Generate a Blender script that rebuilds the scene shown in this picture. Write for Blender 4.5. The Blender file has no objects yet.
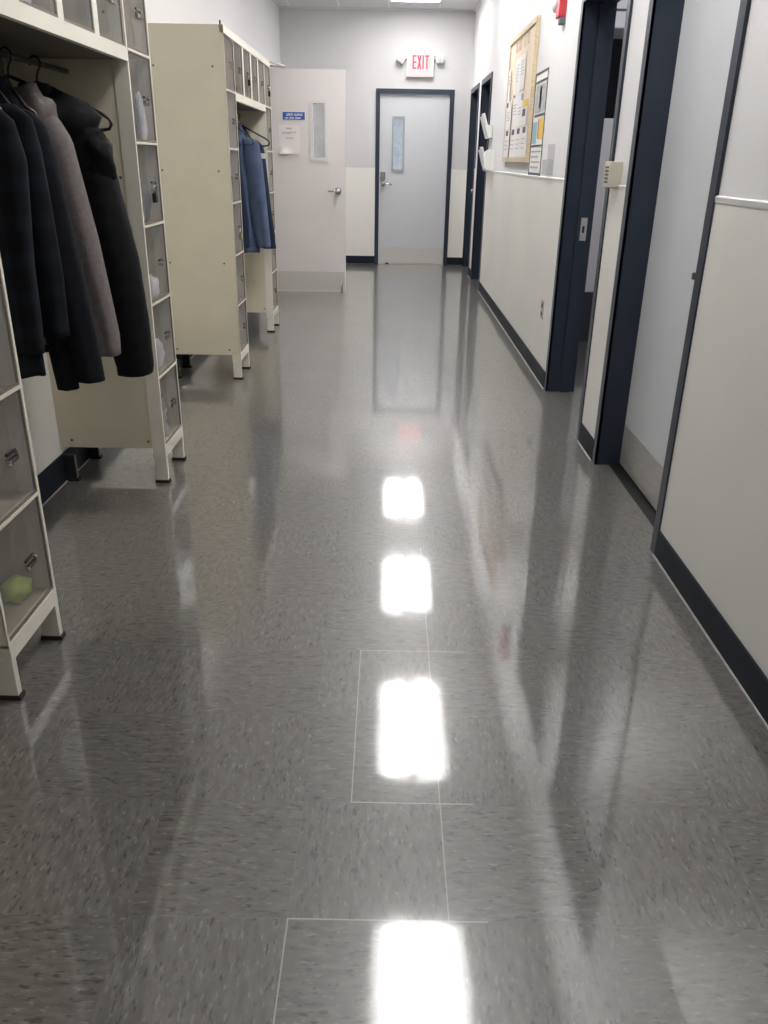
import bpy, bmesh, math, random
from mathutils import Vector, Matrix, noise
random.seed(7)
SC = bpy.context.scene
COL = SC.collection
PI = math.pi

# ------------------------------------------------------------------ materials
def lin(c):
    return tuple(((v/255)/12.92 if v/255 <= .04045 else ((v/255+.055)/1.055)**2.4) for v in c)

def new_mat(name):
    m = bpy.data.materials.new(name); m.use_nodes = True
    nt = m.node_tree
    return m, nt, nt.nodes, nt.links, nt.nodes['Principled BSDF']

def P(name, rgb, rough=.5, metal=0., var=.06, scale=9., bump=0., bscale=60., spec=.5, stretch=(1, 1, 1)):
    """paint / plastic / cloth: base colour broken up by noise, optional fine bump"""
    m, nt, N, L, b = new_mat(name)
    c = lin(rgb)
    tc = N.new('ShaderNodeTexCoord'); mp = N.new('ShaderNodeMapping'); mp.inputs['Scale'].default_value = stretch
    L.new(tc.outputs['Object'], mp.inputs['Vector'])
    nz = N.new('ShaderNodeTexNoise'); nz.inputs['Scale'].default_value = scale; nz.inputs['Detail'].default_value = 4
    L.new(mp.outputs[0], nz.inputs['Vector'])
    r = N.new('ShaderNodeValToRGB')
    r.color_ramp.elements[0].position = .3; r.color_ramp.elements[1].position = .7
    r.color_ramp.elements[0].color = tuple(x*(1-var) for x in c)+(1,)
    r.color_ramp.elements[1].color = tuple(min(1, x*(1+var)) for x in c)+(1,)
    L.new(nz.outputs['Fac'], r.inputs['Fac']); L.new(r.outputs['Color'], b.inputs['Base Color'])
    b.inputs['Roughness'].default_value = rough; b.inputs['Metallic'].default_value = metal
    b.inputs['Specular IOR Level'].default_value = spec
    if bump:
        n2 = N.new('ShaderNodeTexNoise'); n2.inputs['Scale'].default_value = bscale; n2.inputs['Detail'].default_value = 3
        L.new(mp.outputs[0], n2.inputs['Vector'])
        bp = N.new('ShaderNodeBump'); bp.inputs['Strength'].default_value = bump; bp.inputs['Distance'].default_value = .01
        L.new(n2.outputs['Fac'], bp.inputs['Height']); L.new(bp.outputs[0], b.inputs['Normal'])
    return m

def emis(name, rgb, s, rough=.4):
    m, nt, N, L, b = new_mat(name)
    b.inputs['Base Color'].default_value = lin(rgb)+(1,)
    b.inputs['Emission Color'].default_value = lin(rgb)+(1,)
    b.inputs['Emission Strength'].default_value = s; b.inputs['Roughness'].default_value = rough
    return m

def clear(name, tint, amount, rough=.05):
    """thin clear plastic sheet: mostly see-through, a little milky, glossy"""
    m, nt, N, L, b = new_mat(name)
    b.inputs['Base Color'].default_value = lin(tint)+(1,)
    b.inputs['Roughness'].default_value = rough
    tc = N.new('ShaderNodeTexCoord'); nz = N.new('ShaderNodeTexNoise'); nz.inputs['Scale'].default_value = 11
    nz.inputs['Detail'].default_value = 6; nz.inputs['Distortion'].default_value = 1.2
    L.new(tc.outputs['Object'], nz.inputs['Vector'])
    mr = N.new('ShaderNodeMapRange'); mr.inputs['From Min'].default_value = .35; mr.inputs['From Max'].default_value = .7
    mr.inputs['To Min'].default_value = amount*.75; mr.inputs['To Max'].default_value = min(1, amount*1.35)
    L.new(nz.outputs['Fac'], mr.inputs['Value'])
    tr = N.new('ShaderNodeBsdfTransparent'); tr.inputs['Color'].default_value = (.93, .93, .93, 1)
    mx = N.new('ShaderNodeMixShader')
    L.new(mr.outputs[0], mx.inputs['Fac']); L.new(tr.outputs[0], mx.inputs[1]); L.new(b.outputs[0], mx.inputs[2])
    L.new(mx.outputs[0], N['Material Output'].inputs['Surface'])
    return m

def floor_material():
    m, nt, N, L, b = new_mat('vinyl_composition_tile')
    def math_(op, a, c=None, clampv=False):
        n = N.new('ShaderNodeMath'); n.operation = op; n.use_clamp = clampv
        for i, v in enumerate((a, c)):
            if v is None: continue
            if isinstance(v, (int, float)): n.inputs[i].default_value = v
            else: L.new(v, n.inputs[i])
        return n.outputs[0]
    T = .305
    tc = N.new('ShaderNodeTexCoord'); sp = N.new('ShaderNodeSeparateXYZ'); L.new(tc.outputs['Object'], sp.inputs[0])
    x = math_('DIVIDE', math_('SUBTRACT', sp.outputs[0], .136), T)
    y = math_('DIVIDE', math_('SUBTRACT', sp.outputs[1], 1.093), T)
    ix = math_('FLOOR', x); iy = math_('FLOOR', y)
    fx = math_('SUBTRACT', x, ix); fy = math_('SUBTRACT', y, iy)
    par = math_('FLOORED_MODULO', math_('ADD', ix, iy), 2.0)
    # chips run along the tile, quarter-turned on every second tile
    cA = N.new('ShaderNodeCombineXYZ'); cB = N.new('ShaderNodeCombineXYZ')
    L.new(math_('MULTIPLY', sp.outputs[0], 30), cA.inputs[0]); L.new(math_('MULTIPLY', sp.outputs[1], 95), cA.inputs[1])
    L.new(math_('MULTIPLY', sp.outputs[0], 95), cB.inputs[0]); L.new(math_('MULTIPLY', sp.outputs[1], 30), cB.inputs[1])
    mv = N.new('ShaderNodeMix'); mv.data_type = 'VECTOR'
    L.new(par, mv.inputs['Factor']); L.new(cA.outputs[0], mv.inputs['A']); L.new(cB.outputs[0], mv.inputs['B'])
    vec = mv.outputs['Result']
    def nz(scale, det, off=0, src=None):
        n = N.new('ShaderNodeTexNoise'); n.inputs['Scale'].default_value = scale; n.inputs['Detail'].default_value = det
        mp = N.new('ShaderNodeMapping'); mp.inputs['Location'].default_value = (off, off*1.7, off*.3)
        L.new(src or vec, mp.inputs['Vector']); L.new(mp.outputs[0], n.inputs['Vector'])
        return n.outputs['Fac']
    base = N.new('ShaderNodeValToRGB'); e = base.color_ramp.elements
    e[0].position = .25; e[0].color = lin((80, 78, 76))+(1,)
    e[1].position = .75; e[1].color = lin((116, 113, 109))+(1,)
    L.new(nz(.8, 6), base.inputs['Fac'])
    def over(colour_in, rgb, fac):
        mx = N.new('ShaderNodeMix'); mx.data_type = 'RGBA'
        L.new(fac, mx.inputs['Factor']); L.new(colour_in, mx.inputs['A'])
        mx.inputs['B'].default_value = lin(rgb)+(1,)
        return mx.outputs['Result']
    def thr(v, lo, hi, k=1.):
        mr = N.new('ShaderNodeMapRange'); mr.inputs['From Min'].default_value = lo; mr.inputs['From Max'].default_value = hi
        mr.inputs['To Max'].default_value = k; L.new(v, mr.inputs['Value']); return mr.outputs[0]
    c = over(base.outputs['Color'], (34, 33, 33), thr(nz(1.4, 2, 13), .59, .70, .75))
    c = over(c, (152, 148, 142), thr(nz(1.3, 2, 31), .60, .71, .5))
    c = over(c, (104, 92, 80), thr(nz(1.1, 2, 57), .59, .70, .5))
    # tone of each tile
    wn = N.new('ShaderNodeTexWhiteNoise'); wn.noise_dimensions = '2D'
    ci = N.new('ShaderNodeCombineXYZ'); L.new(ix, ci.inputs[0]); L.new(iy, ci.inputs[1]); L.new(ci.outputs[0], wn.inputs['Vector'])
    hs = N.new('ShaderNodeHueSaturation'); L.new(c, hs.inputs['Color'])
    L.new(math_('ADD', math_('MULTIPLY', wn.outputs['Value'], .14), .93), hs.inputs['Value'])
    c = hs.outputs['Color']
    # seams: hair lines, light where worn
    ex = math_('MINIMUM', fx, math_('SUBTRACT', 1.0, fx)); ey = math_('MINIMUM', fy, math_('SUBTRACT', 1.0, fy))
    seam = math_('LESS_THAN', math_('MINIMUM', ex, ey), .0035)
    big = nz(1.3, 2, 5, tc.outputs['Object'])
    worn = thr(big, .54, .66, 1)
    c = over(c, (165, 162, 156), math_('MULTIPLY', seam, math_('MULTIPLY', worn, .14)))
    # one patched tile set off the grid, with open pale joints
    def band(v, lo, hi): return math_('MULTIPLY', math_('GREATER_THAN', v, lo), math_('LESS_THAN', v, hi))
    wx, wy = sp.outputs[0], sp.outputs[1]
    patch = math_('MAXIMUM', math_('MULTIPLY', band(wx, -.0635, -.0612), band(wy, 1.398, 2.008)), math_('MULTIPLY', band(wx, -.0635, .24), band(wy, 2.0075, 2.0105)))
    def seg(vx, x0, x1, vy, y0, y1): return math_('MULTIPLY', band(vx, x0, x1), band(vy, y0, y1))
    near = seg(wx, .1348, .1372, wy, .5, 2.7)
    for q in ((wx, -.1704, -.1676, wy, .5, 1.094), (wy, 1.0915, 1.0945, wx, -.17, .21), (wy, 1.3965, 1.3995, wx, -.063, .21)): near = math_('MAXIMUM', near, seg(*q))
    c = over(c, (190, 187, 180), math_('MULTIPLY', math_('MAXIMUM', patch, near), .7))
    c = over(c, (75, 74, 74), math_('MULTIPLY', seam, math_('MULTIPLY', math_('SUBTRACT', 1.0, worn), .16)))
    L.new(c, b.inputs['Base Color'])
    rg = N.new('ShaderNodeMapRange'); rg.inputs['To Min'].default_value = .03; rg.inputs['To Max'].default_value = .09
    L.new(nz(2.2, 4, 3, tc.outputs['Object']), rg.inputs['Value']); L.new(rg.outputs[0], b.inputs['Roughness'])
    b.inputs['IOR'].default_value = 2.0
    b.inputs['Coat Weight'].default_value = .8; b.inputs['Coat Roughness'].default_value = .32; b.inputs['Coat IOR'].default_value = 1.6
    # slight waviness of the waxed surface
    b1 = N.new('ShaderNodeBump'); b1.inputs['Strength'].default_value = .03; b1.inputs['Distance'].default_value = .01
    L.new(nz(9, 2, 3, tc.outputs['Object']), b1.inputs['Height'])
    b2 = N.new('ShaderNodeBump'); b2.inputs['Strength'].default_value = .04; b2.inputs['Distance'].default_value = .002
    L.new(math_('SUBTRACT', 1.0, seam), b2.inputs['Height']); L.new(b1.outputs[0], b2.inputs['Normal'])
    L.new(b2.outputs[0], b.inputs['Normal'])
    return m

def ribbed_wall(name, rgb, pitch, strength, rough=.45):
    """painted panel with fine vertical ribs (runs along Y or X alike)"""
    m, nt, N, L, b = new_mat(name)
    c = lin(rgb)
    tc = N.new('ShaderNodeTexCoord'); sp = N.new('ShaderNodeSeparateXYZ'); L.new(tc.outputs['Object'], sp.inputs[0])
    ad = N.new('ShaderNodeMath'); ad.operation = 'ADD'; L.new(sp.outputs[0], ad.inputs[0]); L.new(sp.outputs[1], ad.inputs[1])
    dv = N.new('ShaderNodeMath'); dv.operation = 'MULTIPLY'; dv.inputs[1].default_value = 2*PI/pitch; L.new(ad.outputs[0], dv.inputs[0])
    sn = N.new('ShaderNodeMath'); sn.operation = 'SINE'; L.new(dv.outputs[0], sn.inputs[0])
    bp = N.new('ShaderNodeBump'); bp.inputs['Strength'].default_value = strength; bp.inputs['Distance'].default_value = .003
    nz = N.new('ShaderNodeTexNoise'); nz.inputs['Scale'].default_value = 1.6; nz.inputs['Detail'].default_value = 4
    L.new(tc.outputs['Object'], nz.inputs['Vector'])
    r = N.new('ShaderNodeValToRGB'); r.color_ramp.elements[0].position = .3; r.color_ramp.elements[1].position = .7
    r.color_ramp.elements[0].color = tuple(x*.95 for x in c)+(1,); r.color_ramp.elements[1].color = tuple(min(1, x*1.03) for x in c)+(1,)
    L.new(nz.outputs['Fac'], r.inputs['Fac']); L.new(r.outputs[0], b.inputs['Base Color'])
    L.new(sn.outputs[0], bp.inputs['Height']); L.new(bp.outputs[0], b.inputs['Normal'])
    b.inputs['Roughness'].default_value = rough
    return m

def ceiling_material():
    m, nt, N, L, b = new_mat('ceiling_tile')
    tc = N.new('ShaderNodeTexCoord'); mp = N.new('ShaderNodeMapping')
    mp.inputs['Location'].default_value = (.055, .0, 0)
    L.new(tc.outputs['Object'], mp.inputs['Vector'])
    br = N.new('ShaderNodeTexBrick'); br.offset = 0; br.inputs['Scale'].default_value = 1
    br.inputs['Brick Width'].default_value = .61; br.inputs['Row Height'].default_value = 1.22
    br.inputs['Mortar Size'].default_value = .012
    br.inputs['Color1'].default_value = lin((226, 226, 228))+(1,); br.inputs['Color2'].default_value = lin((220, 220, 223))+(1,)
    br.inputs['Mortar'].default_value = lin((238, 238, 238))+(1,)
    L.new(mp.outputs[0], br.inputs['Vector']); L.new(br.outputs['Color'], b.inputs['Base Color'])
    nz = N.new('ShaderNodeTexNoise'); nz.inputs['Scale'].default_value = 120; L.new(tc.outputs['Object'], nz.inputs['Vector'])
    bp = N.new('ShaderNodeBump'); bp.inputs['Strength'].default_value = .3; bp.inputs['Distance'].default_value = .004
    L.new(nz.outputs['Fac'], bp.inputs['Height']); L.new(bp.outputs[0], b.inputs['Normal'])
    b.inputs['Roughness'].default_value = .85
    return m

def plaid():
    m, nt, N, L, b = new_mat('dark_plaid_flannel')
    tc = N.new('ShaderNodeTexCoord'); sp = N.new('ShaderNodeSeparateXYZ'); L.new(tc.outputs['Object'], sp.inputs[0])
    outs = []
    for ax, sc_ in ((0, 85.), (2, 62.)):
        mu = N.new('ShaderNodeMath'); mu.operation = 'MULTIPLY'; mu.inputs[1].default_value = sc_; L.new(sp.outputs[ax], mu.inputs[0])
        s = N.new('ShaderNodeMath'); s.operation = 'SINE'; L.new(mu.outputs[0], s.inputs[0])
        g = N.new('ShaderNodeMapRange'); g.inputs['From Min'].default_value = .1; g.inputs['From Max'].default_value = .5
        L.new(s.outputs[0], g.inputs['Value']); outs.append(g.outputs[0])
    ad = N.new('ShaderNodeMath'); ad.operation = 'ADD'; L.new(outs[0], ad.inputs[0]); L.new(outs[1], ad.inputs[1])
    r = N.new('ShaderNodeValToRGB'); e = r.color_ramp.elements
    e[0].position = 0; e[0].color = lin((15, 17, 22))+(1,); e[1].position = 1; e[1].color = lin((25, 29, 38))+(1,)
    hv = N.new('ShaderNodeMath'); hv.operation = 'MULTIPLY'; hv.inputs[1].default_value = .5; L.new(ad.outputs[0], hv.inputs[0])
    L.new(hv.outputs[0], r.inputs['Fac']); L.new(r.outputs[0], b.inputs['Base Color'])
    b.inputs['Roughness'].default_value = .9; b.inputs['Specular IOR Level'].default_value = .2
    return m

def troffer_lens(name, power):
    """prismatic diffuser lit by two tubes"""
    m, nt, N, L, b = new_mat(name)
    tc = N.new('ShaderNodeTexCoord'); sp = N.new('ShaderNodeSeparateXYZ'); L.new(tc.outputs['Object'], sp.inputs[0])
    ab = N.new('ShaderNodeMath'); ab.operation = 'ABSOLUTE'; L.new(sp.outputs[0], ab.inputs[0])
    sb = N.new('ShaderNodeMath'); sb.operation = 'SUBTRACT'; sb.inputs[1].default_value = .115; L.new(ab.outputs[0], sb.inputs[0])
    a2 = N.new('ShaderNodeMath'); a2.operation = 'ABSOLUTE'; L.new(sb.outputs[0], a2.inputs[0])
    mr = N.new('ShaderNodeMapRange'); mr.interpolation_type = 'SMOOTHSTEP'
    mr.inputs['From Min'].default_value = .03; mr.inputs['From Max'].default_value = .13
    mr.inputs['To Min'].default_value = 1.3; mr.inputs['To Max'].default_value = .22
    L.new(a2.outputs[0], mr.inputs['Value'])
    st = N.new('ShaderNodeMath'); st.operation = 'MULTIPLY'; st.inputs[1].default_value = power; L.new(mr.outputs[0], st.inputs[0])
    b.inputs['Base Color'].default_value = (.8, .8, .8, 1)
    b.inputs['Emission Color'].default_value = (1., .985, .965, 1)
    L.new(st.outputs[0], b.inputs['Emission Strength'])
    return m

LIGHT = 22.0
M = dict(
    floor=floor_material(), ceiling=ceiling_material(),
    wall=P('white_wall_paint', (226, 225, 226), .55, var=.02, scale=1.2, bump=.05, bscale=200),
    wall_grey=P('pale_grey_wall_paint', (206, 205, 206), .55, var=.02, scale=1.2, bump=.05, bscale=200),
    wains=ribbed_wall('cream_ribbed_panel', (234, 232, 226), .012, .25),
    wains_flat=P('cream_smooth_panel', (233, 231, 225), .35, var=.03, scale=1.5, bump=.05, bscale=25),
    trim=P('white_trim', (226, 225, 222), .4, var=.03),
    navy=P('navy_gloss_paint', (38, 47, 62), .35, var=.12, scale=6, bump=.04, bscale=30),
    navy_base=P('navy_vinyl_base', (24, 31, 42), .6, var=.12, spec=.25),
    bead=P('grey_sealant', (175, 172, 168), .6, var=.15, scale=30),
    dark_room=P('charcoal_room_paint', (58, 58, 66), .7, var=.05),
    door_grey=P('pale_grey_door_paint', (204, 206, 210), .38, var=.025, scale=2, bump=.03, bscale=90),
    door_white=P('warm_white_door_paint', (222, 217, 216), .4, var=.025, scale=2, bump=.03, bscale=90),
    plate=P('matt_steel_plate', (206, 201, 197), .45, .2, var=.05, scale=14, stretch=(1, 1, 12)),
    frame_grey=P('mid_grey_paint', (160, 164, 170), .4, var=.03),
    steel=P('brushed_steel', (200, 196, 192), .42, .6, var=.1, scale=14, stretch=(1, 1, 12)),
    chrome=P('satin_chrome', (190, 190, 192), .25, .95, var=.05),
    dark_metal=P('dark_metal', (70, 68, 68), .4, .6, var=.1),
    glass=clear('door_glass', (190, 196, 204), .16, .03),
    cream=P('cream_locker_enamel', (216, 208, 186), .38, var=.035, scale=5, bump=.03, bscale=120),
    cream_lit=P('lit_cream_enamel', (226, 222, 208), .38, var=.03, scale=5),  # lighter copy of cream, light on the locker front put into the colour
    rivet=P('brown_rivet', (96, 80, 62), .6, var=.2),
    rubber=P('black_rubber_foot', (42, 34, 30), .8, var=.3, scale=40),
    edge=P('brown_door_edge', (120, 108, 96), .6, var=.15),
    pane=clear('clear_locker_door', (190, 188, 188), .13, .10),
    hasp=P('dark_hasp', (48, 46, 44), .35, .5, var=.2),
    alcove_shade=P('alcove_shade_enamel', (98, 92, 82), .6, var=.08),  # shade of the coat alcove put into the enamel colour
    shelf=P('worn_locker_shelf', (176, 164, 146), .5, var=.12, scale=12),
    black=P('black_plastic', (20, 20, 22), .4, var=.2),
    puffer=P('black_quilted_nylon', (13, 13, 15), .75, var=.2, scale=14, bump=.35, bscale=22, spec=.2),
    grey_knit=P('grey_fleece', (118, 111, 109), .95, var=.12, scale=60, bump=.3, bscale=260, spec=.1),
    navy_cloth=P('dark_navy_cloth', (26, 28, 34), .9, var=.15, scale=30, bump=.3, bscale=200, spec=.15),
    black_cloth=P('black_cloth', (24, 25, 30), .92, var=.2, scale=30, bump=.3, bscale=200, spec=.15),
    plaid=plaid(),
    blue_cloth=P('blue_work_cloth', (82, 95, 121), .85, var=.14, scale=14, bump=.35, bscale=120, spec=.2),
    indigo=P('indigo_work_cloth', (38, 46, 68), .88, var=.15, scale=14, bump=.35, bscale=120, spec=.2),
    white_paper=P('white_paper', (236, 233, 232), .7, var=.02),
    pink_paper=P('pinkish_white_paper', (234, 226, 226), .7, var=.02),
    ink=P('grey_print', (172, 169, 173), .7, var=.1),
    title_ink=P('brown_print', (172, 150, 134), .7, var=.05),
    dark_ink=P('dark_print', (84, 84, 100), .7, var=.1),
    label_blue=P('sign_blue', (48, 84, 170), .4, var=.04),
    cork=P('tan_board', (226, 209, 187), .85, var=.08, scale=60, bump=.2, bscale=150),
    oak=P('pale_oak', (208, 190, 158), .5, var=.14, scale=14, stretch=(1, 1, 8)),
    red=P('signal_red', (196, 48, 62), .35, var=.05),
    exit_face=emis('exit_face', (236, 172, 174), .42),
    exit_red=emis('exit_letter', (172, 74, 88), .2),
    white_plastic=P('white_plastic', (228, 228, 226), .4, var=.02),
    beige_plastic=P('beige_plastic', (196, 192, 176), .45, var=.03),
    acrylic=clear('clear_acrylic', (236, 236, 240), .12, .08),
    yellow=P('yellow_print', (228, 196, 96), .6, var=.06), teal=P('teal_print', (150, 186, 194), .6, var=.06),
    photo=P('photo_print', (176, 178, 178), .6, var=.25, scale=18),
    lav=P('violet_print', (150, 144, 190), .6, var=.1),
    green=P('lime_green_plastic', (186, 200, 84), .45, var=.12, scale=20),
    clear_pet=clear('clear_bottle', (215, 220, 222), .35, .05),
    cloth_white=P('white_cotton', (226, 226, 228), .9, var=.05, bump=.3, bscale=60),
    cloth_brown=P('brown_cloth', (112, 92, 78), .9, var=.15, bump=.3, bscale=80),
    cloth_grey=P('grey_cloth', (112, 112, 118), .9, var=.2, bump=.3, bscale=80),
    cloth_dark=P('dark_cloth', (56, 54, 60), .9, var=.2, bump=.3, bscale=80),
    pink=P('pink_plastic', (226, 132, 132), .5, var=.1),
    brass=P('worn_brass', (170, 150, 110), .35, .8, var=.15),
    bowl=P('pale_bowl', (160, 158, 152), .4, var=.05),
    lens=troffer_lens('troffer_lens', LIGHT), lens_dim=troffer_lens('dim_troffer_lens', LIGHT*.26),
)

# ------------------------------------------------------------------ mesh tools
class MB:
    def __init__(s):
        s.bm = bmesh.new(); s.mats = []; s.cur = 0
    def use(s, key):
        if key not in s.mats: s.mats.append(key)
        s.cur = s.mats.index(key); return s
    def _face(s, vs, smooth=False):
        try:
            f = s.bm.faces.new(vs)
        except ValueError:
            return
        f.material_index = s.cur; f.smooth = smooth
    def box(s, x0, x1, y0, y1, z0, z1, bev=0.):
        if x0 > x1: x0, x1 = x1, x0
        if y0 > y1: y0, y1 = y1, y0
        if z0 > z1: z0, z1 = z1, z0
        v = [s.bm.verts.new(p) for p in ((x0, y0, z0), (x1, y0, z0), (x1, y1, z0), (x0, y1, z0), (x0, y0, z1), (x1, y0, z1), (x1, y1, z1), (x0, y1, z1))]
        n0 = len(s.bm.faces)
        for q in ((0, 3, 2, 1), (4, 5, 6, 7), (0, 1, 5, 4), (1, 2, 6, 5), (2, 3, 7, 6), (3, 0, 4, 7)):
            s._face([v[i] for i in q])
        if bev:
            ed = {e for x in v for e in x.link_edges}
            r = bmesh.ops.bevel(s.bm, geom=list(ed), offset=bev, segments=2, affect='EDGES', profile=.5)
            for f in r['faces']: f.material_index = s.cur
        return s
    def prism(s, poly, axis, a, b):
        """polygon (list of 2D points) extruded along axis 'x','y' or 'z' from a to b"""
        def pt(p, h):
            return {'x': (h, p[0], p[1]), 'y': (p[0], h, p[1]), 'z': (p[0], p[1], h)}[axis]
        A = [s.bm.verts.new(pt(p, a)) for p in poly]; B = [s.bm.verts.new(pt(p, b)) for p in poly]
        s._face(A[::-1]); s._face(B)
        n = len(poly)
        for i in range(n): s._face([A[i], A[(i+1) % n], B[(i+1) % n], B[i]])
        return s
    def loft(s, rings, smooth=True, caps=True):
        R = [[s.bm.verts.new(p) for p in r] for r in rings]
        n = len(R[0])
        for a, b in zip(R, R[1:]):
            for i in range(n): s._face([a[i], a[(i+1) % n], b[(i+1) % n], b[i]], smooth)
        if caps:
            s._face(R[0][::-1]); s._face(R[-1])
        return s
    def tube(s, path, r, seg=10, caps=True):
        path = [Vector(p) for p in path]; rings = []
        up = Vector((0, 0, 1))
        t0 = (path[1]-path[0]).normalized()
        n = t0.cross(up)
        if n.length < 1e-3: n = t0.cross(Vector((1, 0, 0)))
        n.normalize()
        for i, p in enumerate(path):
            t = (path[min(i+1, len(path)-1)]-path[max(i-1, 0)]).normalized()
            n = (n-t*n.dot(t)).normalized(); b = t.cross(n)
            rr = r[i] if isinstance(r, (list, tuple)) else r
            rings.append([p+(n*math.cos(a)+b*math.sin(a))*rr for a in (2*PI*k/seg for k in range(seg))])
        return s.loft(rings, True, caps)
    def lathe(s, prof, c=(0, 0, 0), axis='z', seg=24):
        """prof: list of (radius, height)"""
        rings = []
        for r, h in prof:
            ring = []
            for k in range(seg):
                a = 2*PI*k/seg; u, v = r*math.cos(a), r*math.sin(a)
                q = {'z': (u, v, h), 'x': (h, u, v), 'y': (v, h, u)}[axis]
                ring.append(Vector(q)+Vector(c))
            rings.append(ring)
        return s.loft(rings, True, True)
    def lump(s, c, r, amp=.25, freq=3., sub=3, seed=0.):
        res = bmesh.ops.create_icosphere(s.bm, subdivisions=sub, radius=1)
        vs = res['verts']
        for f in {f for v in vs for f in v.link_faces}:
            f.material_index = s.cur; f.smooth = True
        zmin = 9
        for v in vs:
            d = v.co.copy()
            k = 1+amp*noise.noise(d*freq+Vector((seed, seed*.7, 1.3)))+amp*.5*noise.noise(d*freq*2.7+Vector((seed, 2, 3)))
            v.co = Vector((d.x*r[0]*k, d.y*r[1]*k, max(d.z*k, -.8)*r[2]))
            zmin = min(zmin, v.co.z)
        for v in vs: v.co += Vector((c[0], c[1], c[2]-zmin))
        return s
    def build(s, name, mat=None, parent=None, loc=None, mod=None):
        bmesh.ops.recalc_face_normals(s.bm, faces=s.bm.faces[:])
        me = bpy.data.meshes.new(name); s.bm.to_mesh(me); s.bm.free()
        for k in ([mat] if mat else s.mats): me.materials.append(M[k])
        o = bpy.data.objects.new(name, me); COL.objects.link(o)
        if parent: o.parent = parent
        if loc: o.location = loc
        return o

def tag(o, label, cat, group=None):
    o['label'] = label; o['category'] = cat
    if group: o['group'] = group
    return o
def thing(name, label, cat, loc=(0, 0, 0), group=None):
    o = bpy.data.objects.new(name, None); COL.objects.link(o); o.location = loc; o.empty_display_size = .1
    return tag(o, label, cat, group)
def struct(o, label=None):
    o['kind'] = 'structure'
    if label: o['label'] = label
    return o
def structure_root(name, loc=(0, 0, 0), label=None):
    o = bpy.data.objects.new(name, None); COL.objects.link(o); o.location = loc
    return struct(o, label)
def copy_tree(o, parent=None):
    c = o.copy(); COL.objects.link(c); c.parent = parent
    for ch in o.children: copy_tree(ch, c)
    return c
def box(name, mat, x0, x1, y0, y1, z0, z1, parent=None, bev=0.):
    return MB().box(x0, x1, y0, y1, z0, z1, bev).build(name, mat, parent)

# ------------------------------------------------------------------ room shell (metres; camera stands at x=0, y=0)
XR, XL, YF, ZC = 1.008, -1.412, 11.57, 3.02
YB = -3.4
struct(box('floor', 'floor', -3., 4., YB-.2, 13.2, -.05, 0))
struct(box('ceiling', 'ceiling', -3., 4., YB-.2, YF+.2, ZC, ZC+.08))

WT = .162   # wall thickness
RAIL = 1.225
# openings of the right wall, outer frame edges along y
OPEN_R = [(2.672, 3.69), (3.985, 5.02), (9.2, 10.2), (10.5, 11.5)]
DTOP = 2.145
def wall_segments(mb, x0, x1, ya, yb, opens, ztop):
    y = ya
    for a, b in opens:
        mb.box(x0, x1, y, a+.02, 0, ztop); mb.box(x0, x1, a+.02, b-.02, DTOP-.02, ztop); y = b-.02
    mb.box(x0, x1, y, yb, 0, ztop)
w = MB(); wall_segments(w, XR, XR+WT, YB, YF+.2, OPEN_R, ZC)
struct(w.build('wall_right', 'wall'))
OPEN_L = [(7.9, 8.92)]
w = MB(); wall_segments(w, XL-WT, XL, YB, YF+.2, OPEN_L, ZC)
struct(w.build('wall_left', 'wall'))
DX0, DX1 = -.205, .795
w = MB(); w.box(XL, DX0+.02, YF, YF+.2, 0, ZC); w.box(DX1-.02, XR, YF, YF+.2, 0, ZC); w.box(DX0+.02, DX1-.02, YF, YF+.2, DTOP-.02, ZC)
struct(w.build('wall_back', 'wall_grey'))
struct(box('wall_front', 'wall', XL, XR, YB-.2, YB, 0, ZC))

# wainscot panels and chair rails
def solid_spans(ya, yb, opens):
    out = []; y = ya
    for a, b in opens:
        out.append((y, a)); y = b
    out.append((y, yb)); return out
SPR = solid_spans(YB, YF, OPEN_R); SPL = solid_spans(YB, YF, OPEN_L)
w = MB()
for i, (a, b) in enumerate(SPR):
    w.use('wains_flat' if i in (0, 1) else 'wains').box(XR-.006, XR, a, b, 0, RAIL)
struct(w.build('wall_right_wainscot'))
w = MB()
for a, b in SPL: w.box(XL, XL+.006, a, b, 0, RAIL)
struct(w.build('wall_left_wainscot', 'wains_flat'))
w = MB(); w.box(XL, DX0, YF-.006, YF, 0, RAIL); w.box(DX1, XR, YF-.006, YF, 0, RAIL)
struct(w.build('wall_back_wainscot', 'wains_flat'))
w = MB()
for a, b in SPR: w.prism([(XR, RAIL-.010), (XR-.008, RAIL-.010), (XR-.009, RAIL-.002), (XR-.010, RAIL+.006), (XR-.005, RAIL+.010), (XR, RAIL+.010)], 'y', a, b)
struct(w.build('trim_1', 'trim'))
w = MB()
for a, b in SPL: w.box(XL, XL+.011, a, b, RAIL-.008, RAIL+.008)
struct(w.build('trim_2', 'trim'))
w = MB(); w.box(XL, DX0, YF-.010, YF, RAIL-.008, RAIL+.008); w.box(DX1, XR, YF-.010, YF, RAIL-.008, RAIL+.008)
w.box(XL, XR, YF-.003, YF, 2.37, 2.376); w.box(XL, XR, YF-.003, YF, 2.80, 2.806)
struct(w.build('trim_3', 'wall_grey'))
w = MB(); w.prism([(XL, ZC), (XL+.02, ZC), (XL+.02, ZC-.015), (XL, ZC-.02)], 'y', YB, YF); w.prism([(XR, ZC), (XR-.02, ZC), (XR-.02, ZC-.015), (XR, ZC-.02)], 'y', YB, YF)
w.box(XL, XR, YF-.02, YF, ZC-.018, ZC)
struct(w.build('trim_4', 'trim'))

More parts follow.
